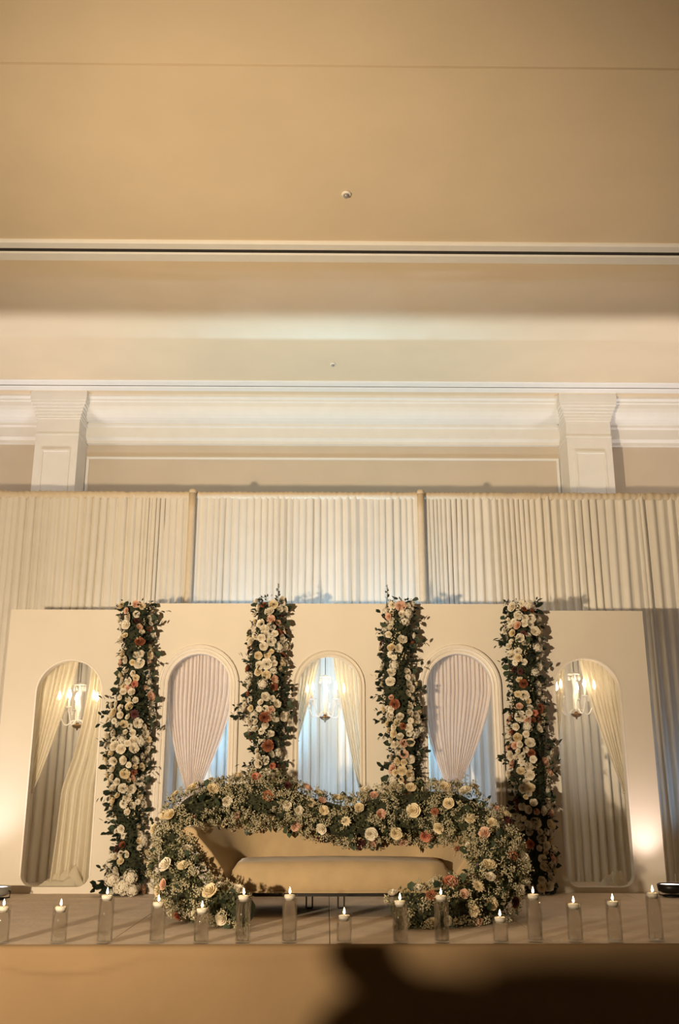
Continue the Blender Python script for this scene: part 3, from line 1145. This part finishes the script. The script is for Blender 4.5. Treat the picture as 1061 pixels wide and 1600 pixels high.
def flower_column(x, z1, seed, label, nb=150, wide=.175):
    random.seed(seed)
    t = thing('flower_column', label, 'flowers', (x, PY - .10, DZ), 0, 'flower columns on the panels')
    H = z1 - DZ

    def shape(f):
        w = wide * (.88 + .36 * noise.noise(Vector((f * 7.5, seed, 0))) + .10 * math.sin(f * 9 + seed))
        ox = .06 * noise.noise(Vector((f * 3.3, seed, 9)))
        return w, ox
    # mossy core
    bm = bmesh.new()
    rings = []
    NR = 40
    for j in range(NR + 1):
        f = j / NR
        w, ox = shape(f)
        w *= .78
        rings.append([bm.verts.new((ox + w * math.cos(a), min(.092, w * .8 * math.sin(a)), .01 + f * (H - .06))) for a in [2 * PI * k / 14 for k in range(14)]])
    for a, b in zip(rings[:-1], rings[1:]):
        for k in range(14):
            bm.faces.new((a[k], a[(k + 1) % 14], b[(k + 1) % 14], b[k]))
    bm.faces.new(rings[0][::-1])
    bm.faces.new(rings[-1])
    obj('moss_core', bm, M['core'], t)

    def surf(f, a, k=1.0):
        w, ox = shape(f)
        p = Vector((ox + w * k * math.sin(a), -w * k * .85 * math.cos(a), f * H))
        nn = Vector((math.sin(a), -math.cos(a), 0))
        return p, nn
    placed = []
    tries = 0
    while len(placed) < nb and tries < 9000:
        tries += 1
        f = random.uniform(.015, .985)
        a = random.uniform(-1.5, 1.5)
        gap = noise.noise(Vector((f * 7, a * 1.2, seed * 2.7)))
        if gap < -.06:
            continue
        (kind, c) = pick(COLW)
        sz = random.uniform(.028, .050) if kind != 'hydrangea' else random.uniform(.045, .055)
        p, nn = surf(f, a, random.uniform(.86, 1.12))
        if any((p - q).length < (sz + s) * .70 for q, s in placed):
            continue
        placed.append((p, sz))
        nv = nn + Vector((random.uniform(-.5, .5), random.uniform(-.4, .2), random.uniform(-.3, .6)))
        bloom(t, kind, c, p - nv.normalized() * sz * .3, nv, sz)
    for _ in range(130):
        f = random.uniform(.0, 1.0)
        a = random.choice((random.uniform(-1.75, 1.75), random.choice((-1, 1)) * random.uniform(1.1, 1.7)))
        p, nn = surf(f, a, random.uniform(.82, 1.0))
        d = nn + Vector((random.uniform(-.6, .6), random.uniform(-.5, .1), random.uniform(-.7, .7)))
        leaf(t, p, d, random.uniform(.05, .085))
    # protruding sprigs with leaves either side of the outline
    for q in range(20):
        f = random.uniform(.03, .97)
        sd = random.choice((-1, 1, -1))
        p, nn = surf(f, sd * 1.35, .9)
        d = Vector((sd, random.uniform(-.5, .1), random.uniform(-.5, .6))).normalized()
        for k in range(4):
            leaf(t, p + d * (.02 + random.uniform(.018, .030) * k), d + Vector((random.uniform(-.7, .3), random.uniform(-.7, .5), random.choice((-1, 1)) * random.uniform(.3, 1.3))), random.uniform(.030, .066), random.choice((0, 1)))
    pos, nrm, sz = [], [], []
    for _ in range(2600):
        f = random.random()
        a = random.uniform(-1.8, 1.8)
        p, nn = surf(f, a, random.uniform(.70, 1.0))
        pos.append(p)
        nrm.append(nn)
        sz.append(random.uniform(.018, .04))
    stuff_mesh('foliage', 'leaf', pos, nrm, sz, M['leaf_dark'], t)
    pos, nrm, sz = [], [], []
    for _ in range(1500):
        f = random.random()
        a = random.uniform(-1.6, 1.6)
        if noise.noise(Vector((f * 9, a * 1.5, seed * 1.7 + 3))) < .22:
            continue
        p, nn = surf(f, a, random.uniform(.9, 1.05))
        pos.append(p)
        sz.append(random.uniform(.005, .009))
    stuff_mesh('filler_flowers', 'blob', pos, nrm, sz, ROSE['cream'], t)
    return t, H


c1, H1 = flower_column(-1.69, 3.045, 3, 'tall flower column left of all the others, standing on the deck', 165)
c2, H2 = flower_column(-.525, 3.085, 8, 'flower column between the left blush sheer and the central arch', 150)
c3, H3 = flower_column(.64, 3.075, 15, 'flower column between the central arch and the right blush sheer', 150, .158)
c4, H4 = flower_column(1.735, 3.06, 23, 'tall flower column beside the right end arch, shadowed at its foot', 165)
for c, H, dx in ((c2, H2, .07), (c3, H3, -.115)):
    bm = bmesh.new()
    top = Vector((dx + .01, -.03, H + .13))
    add_tube(bm, [(dx, -.02, H - .08), (dx + .012, -.025, H + .03), top], .003, 5)
    obj('twig', bm, M['stem'], c)
    for k in range(9):
        z = H + .0 + .014 * k
        leaf(c, Vector((dx + .008, -.025, z)), Vector((random.choice((-1, 1)), random.uniform(-.4, .4), .9)), .034 - .0022 * k, 0)
for k in range(26):   # leafy spill and big heads at the foot of the first column
    d = Vector((random.uniform(-1.0, .2), random.uniform(-.8, 0), random.uniform(-.05, .5)))
    leaf(c1, Vector((random.uniform(-.2, 0), -.10, random.uniform(.03, .1))), d, random.uniform(.07, .11), 1)
for dx, dz, s in ((.04, .08, .075), (.10, .15, .06), (-.05, .13, .06), (.12, .05, .05)):
    bloom(c1, 'hydrangea', 'ivory', Vector((dx, -.19, dz)), Vector((dx, -1, .4)), s)

# ---- sofa garland
random.seed(77)
GP = [(-.50, 6.46, .70, .125), (-.66, 6.58, .715, .135), (-.87, 6.78, .75, .165), (-1.02, 7.02, .89, .180), (-1.07, 7.20, 1.06, .172), (-1.02, 7.32, 1.22, .170), (-.80, 7.48, 1.335, .180), (-.45, 7.56, 1.355, .205), (-.16, 7.60, 1.275, .155),
      (.15, 7.60, 1.20, .175), (.47, 7.60, 1.245, .205), (.82, 7.56, 1.27, .235), (1.10, 7.34, 1.17, .205), (1.165, 7.0, .95, .20), (1.08, 6.75, .765, .18), (.74, 6.52, .715, .155), (.50, 6.46, .69, .125), (.42, 6.44, .67, .09)]
gar = thing('flower_garland', 'thick cream and coral flower garland draped over the tan sofa and down to the deck', 'flowers', (.07, 7.2, DZ))
OFF = Vector((.07, 7.2, DZ))
pts = [(Vector(p[:3]) - OFF, p[3]) for p in GP]


def cr(i, f):
    def g(k):
        return pts[max(0, min(len(pts) - 1, k))]
    p0, p1, p2, p3 = g(i - 1)[0], g(i)[0], g(i + 1)[0], g(i + 2)[0]
    c = .5 * ((2 * p1) + (p2 - p0) * f + (2 * p0 - 5 * p1 + 4 * p2 - p3) * f * f + (3 * p1 - p0 - 3 * p2 + p3) * f ** 3)
    r = g(i)[1] * (1 - f) + g(i + 1)[1] * f
    return c, r


samp = []
for i in range(len(pts) - 1):
    for k in range(12):
        samp.append(cr(i, k / 12))
cum = [0]
for a, b in zip(samp[:-1], samp[1:]):
    cum.append(cum[-1] + (b[0] - a[0]).length * (.5 + 2.5 * (a[1] + b[1])))


def along():
    s = random.random() * cum[-1]
    i = int(np.searchsorted(cum, s))
    i = max(1, min(len(samp) - 1, i))
    return i


def gsurf(i, k=1.0, front=True):
    c, r = samp[i]
    tg = (samp[min(i + 1, len(samp) - 1)][0] - samp[max(i - 1, 0)][0]).normalized()
    while True:
        v = Vector((random.gauss(0, 1), random.gauss(0, 1), random.gauss(0, 1)))
        v -= tg * v.dot(tg) * .8
        v.normalize()
        if not front or v.y < .35:
            break
    lump = 1 + .22 * noise.noise(c * 4.5 + v * 1.3) + .10 * noise.noise(c * 9 + v * 3)
    p = c + v * r * lump * k
    if p.z < .012:
        p.z = .012 + random.random() * .03
    return p, v


bm = bmesh.new()
rings = []
for i in range(0, len(samp), 2):
    c, r = samp[i]
    tg = (samp[min(i + 1, len(samp) - 1)][0] - samp[max(i - 1, 0)][0]).normalized()
    a = tg.cross(Vector((0, 1, .3))).normalized()
    b = a.cross(tg)
    ring = []
    for k in range(12):
        an = 2 * PI * k / 12
        v = a * math.cos(an) + b * math.sin(an)
        p = c + v * r * .66 * (1 + .2 * noise.noise(c * 5 + v))
        p.z = max(p.z, .006)
        ring.append(bm.verts.new(p))
    rings.append(ring)
for a, b in zip(rings[:-1], rings[1:]):
    for k in range(12):
        bm.faces.new((a[k], a[(k + 1) % 12], b[(k + 1) % 12], b[k]))
bm.faces.new(rings[0])
bm.faces.new(rings[-1])
obj('moss_core', bm, M['core'], gar)

GW = [(('rose', 'ivory'), 34), (('rose', 'cream'), 30), (('dahlia', 'cream'), 8), (('rose', 'blush'), 12), (('rose', 'coral'), 4), (('dahlia', 'rust'), 4), (('rose', 'burgundy'), 4)]
placed = []
tries = 0
while len(placed) < 130 and tries < 9000:
    tries += 1
    i = along()
    p, v = gsurf(i, random.uniform(.92, 1.08))
    kind, c = pick(GW)
    sz = random.uniform(.032, .052)
    if any((p - q).length < (sz + s) * 1.2 for q, s in placed):
        continue
    placed.append((p, sz))
    nv = v + Vector((random.uniform(-.3, .3), -.45, random.uniform(-.1, .4)))
    bloom(gar, kind, c, p - nv.normalized() * sz * .25, nv, sz)
# small clouds of baby's breath, each on its own stems
pos, sz = [], []
for q in range(2300):
    i = along()
    p, v = gsurf(i, random.uniform(.82, 1.06))
    if noise.noise((p + OFF) * 8.0) < -.16:
        continue
    cr_ = random.uniform(.018, .036)
    for k in range(16):
        d = Vector((random.gauss(0, 1), random.gauss(0, 1), random.gauss(0, 1)))
        d.normalize()
        pp = p + v * .01 + d * cr_ * random.random() ** .5
        pp.z = max(.006, pp.z)
        pos.append(pp)
        sz.append(random.uniform(.0032, .0066))
stuff_mesh('baby_breath', 'blob', pos, None, sz, M['breath'], gar)
pos, nrm, sz = [], [], []
for q in range(7000):
    i = along()
    p, v = gsurf(i, random.uniform(.70, 1.02))
    pos.append(p)
    nrm.append(v)
    sz.append(random.uniform(.014, .034))
stuff_mesh('foliage', 'leaf', pos, nrm, sz, M['leaf_olive'], gar)
for q in range(110):
    i = along()
    p, v = gsurf(i, random.uniform(.85, 1.0))
    leaf(gar, p, v + Vector((random.uniform(-.6, .6), random.uniform(-.4, .1), random.uniform(-.5, .5))), random.uniform(.045, .075), random.choice((0, 2, 2)))


# ------------------------------------------------------------------ floating candle vases
def vase(h, label, loc):
    t = thing('candle_vase', label, 'candle', loc, 0, 'floating candle vases along the stage edge')
    R = .043
    bm = bmesh.new()
    add_lathe(bm, [(0, .0), (R - .002, .0), (R, .003), (R, h - .001), (R - .001, h), (R - .0025, h), (R - .003, h - .002), (R - .003, .014), (R - .006, .011), (0, .011)], 28)
    obj('glass_cylinder', bm, M['glass'], t, True)
    wl = h - .028
    bm = bmesh.new()
    add_lathe(bm, [(0, .0115), (R - .0065, .0115), (R - .0035, .0145), (R - .0035, wl), (0, wl)], 28)
    obj('water', bm, M['water'], t, True)
    bm = bmesh.new()
    add_lathe(bm, [(0, wl - .014), (.022, wl - .013), (.029, wl + .002), (.032, wl + .014), (.029, wl + .019), (.010, wl + .017), (0, wl + .016)], 22)
    c = obj('candle', bm, M['wax'], t, True)
    bm = bmesh.new()
    add_tube(bm, [(0, 0, wl + .014), (.001, 0, wl + .026)], .0012, 5)
    obj('wick', bm, M['wick'], c)
    bm = bmesh.new()
    add_lathe(bm, [(0, wl + .022), (.0055, wl + .028), (.007, wl + .034), (.005, wl + .044), (.002, wl + .054), (0, wl + .060)], 10)
    obj('flame', bm, M['flame'], c, True)
    return t


VX = [(-1.815, 5.827, .20), (-1.493, 5.823, .20), (-1.237, 5.82, .26), (-.949, 5.84, .22), (-.699, 5.813, .19), (-.469, 5.834, .255), (-.208, 5.831, .26), (.099, 5.803, .155),
      (.413, 5.799, .23), (.647, 5.82, .255), (.972, 5.792, .145), (1.174, 5.838, .26), (1.401, 5.835, .21), (1.617, 5.808, .225), (1.862, 5.854, .265)]
ORD = ['first', 'second', 'third', 'fourth', 'fifth', 'sixth', 'seventh', 'eighth', 'ninth', 'tenth', 'eleventh', 'twelfth', 'thirteenth', 'fourteenth', 'fifteenth']
for k, (x, y, h) in enumerate(VX):
    size = 'tall' if h > .245 else ('medium height' if h > .17 else 'short')
    vase(h, '%s glass vase with floating candle, %s from the left along the stage edge' % (size, ORD[k]), (x, y, DZ + .0005))
    point('candle_glow', (x, y, DZ + h + .045), .12, (1.0, .62, .28), .006)


# ------------------------------------------------------------------ guest kneeling on the floor left of the view; blocks the light low on the skirt
def guest(loc, rz):
    t = thing('person', 'person in dark clothes kneeling on the carpet with a camera raised', 'person', loc, rz)
    V, E_, R_ = [], [], []

    def chain(pts_, start=None):
        prev = start
        for p, r in pts_:
            V.append(p)
            R_.append(r)
            if prev is not None:
                E_.append((prev, len(V) - 1))
            prev = len(V) - 1
        return prev
    pel = chain([((-.02, .05, .26), .145)])
    chest = chain([((-.05, .05, .45), .15), ((-.08, .02, .66), .175), ((-.08, .0, .82), .14)], pel)
    neck = chain([((.0, -.03, .88), .06), ((.04, -.06, .905), .06), ((.085, -.085, .935), .085), ((.09, -.085, .975), .078)], chest)
    for s in (-1, 1):
        chain([((s * .10, -.02, .22), .10), ((s * .13, -.24, .16), .085), ((s * .14, -.42, .10), .068), ((s * .13, -.20, .055), .055), ((s * .12, .04, .045), .042), ((s * .12, .16, .04), .03)], pel)
        wr = chain([((-.08 + s * .15, -.01, .85), .075), ((-.09 + s * .225, -.02, .82), .068), ((-.06 + s * .27, -.06, .66), .05), ((-.05 + s * .25, -.13, .56), .042), ((-.03 + s * .15, -.24, .54), .030), ((-.03 + s * .095, -.29, .55), .034)], chest)
        for q in range(4):
            y_ = -.30 - .006 * q
            z_ = .575 - .020 * q
            chain([((-.03 + s * .080, y_ - .03, z_), .009), ((-.03 + s * .060, y_ - .055, z_), .0085), ((-.03 + s * .035, y_ - .060, z_ - .003), .0075)], wr)
        chain([((-.03 + s * .075, -.275, .585), .011), ((-.03 + s * .055, -.268, .59), .009), ((-.03 + s * .040, -.27, .592), .008)], wr)
    me = bpy.data.meshes.new('body')
    me.from_pydata(V, E_, [])
    o = link('body', me, mat('dark_suit', (.02, .02, .025), .8, var=.1), t)
    o.modifiers.new('skin', 'SKIN')
    for i, r in enumerate(R_):
        me.skin_vertices[0].data[i].radius = (r, r * (.8 if i in (1, 2, 3) else 1))
    me.skin_vertices[0].data[0].use_root = True
    s = o.modifiers.new('sub', 'SUBSURF')
    s.levels = s.render_levels = 2
    bm = bmesh.new()
    add_lathe(bm, [(0, 1.03), (.03, 1.025), (.06, 1.0), (.079, .95), (.075, .905), (.05, .885)], 16, (.088, -.07, .02))
    obj('hair', bm, mat('dark_hair', (.015, .010, .008), .6, var=.2), t, True)
    bm = bmesh.new()
    for sx in (-1, 1):
        add_lathe(bm, [(0, -.012), (.010, -.006), (.012, 0), (.010, .006), (0, .012)], 8, (.088 + sx * .03, -.163, .95))
    obj('eyes', bm, M['plastic_white'], t, True)
    bm = bmesh.new()
    add_lathe(bm, [(0, .885), (.012, .89), (.007, .92), (0, .925)], 8, (.088, -.170, .025))
    obj('nose', bm, mat('skin', (.5, .32, .22), .6, var=.05), t, True)
    return t


GX, GY, GR = -1.42, 3.06, PI - .3
guest((GX, GY, 0), GR).scale = (1.035, 1.035, 1.035)
cl = Vector((GX, GY, 0)) + Matrix.Rotation(GR, 3, 'Z') @ Vector((-.03, -.326, .528))
t = thing('photo_camera', 'black camera held by the kneeling person', 'camera', cl, GR)
box('camera_body', -.055, .055, -.025, .025, 0, .075, M['black_metal'], t, .008)
bm = bmesh.new()
add_tube(bm, [(0, -.025, .037), (0, -.10, .037)], [.034, .036], 18)
obj('lens', bm, M['black_metal'], t, True)

# unseen cocktail table added to block light from the right half of the skirt
t = thing('light_blocker_table', 'unseen tall round cocktail table under a tan cloth, added to block light', 'table', (-1.33, 2.50, 0))
bm = bmesh.new()
add_lathe(bm, [(0, 1.045), (.30, 1.045), (.305, 1.035), (.30, 1.02), (0, 1.02)], 36)
obj('tabletop', bm, M['grey_metal'], t, True)
bm = bmesh.new()
add_lathe(bm, [(0, 1.02), (.03, 1.02), (.03, .05), (.2, .02), (.22, 0), (0, 0)], 24)
obj('pedestal', bm, M['black_metal'], t, True)
vv, ff = [], []
NA = 96
for j, (r, z, f) in enumerate(((.0, 1.052, 0), (.29, 1.052, 0), (.312, 1.045, 0), (.315, 1.02, .004), (.30, .7, .02), (.28, .35, .03), (.30, .02, .045))):
    for k in range(NA):
        a = 2 * PI * k / NA
        rr = r + f * math.sin(a * 12 + .8 * math.sin(a * 3))
        vv.append((rr * math.cos(a), rr * math.sin(a), z))
for j in range(6):
    for k in range(NA):
        ff.append((j * NA + k, j * NA + (k + 1) % NA, j * NA + NA + (k + 1) % NA, j * NA + NA + k))
pyobj('cloth_cover', vv, ff, M['skirt'], t, True)
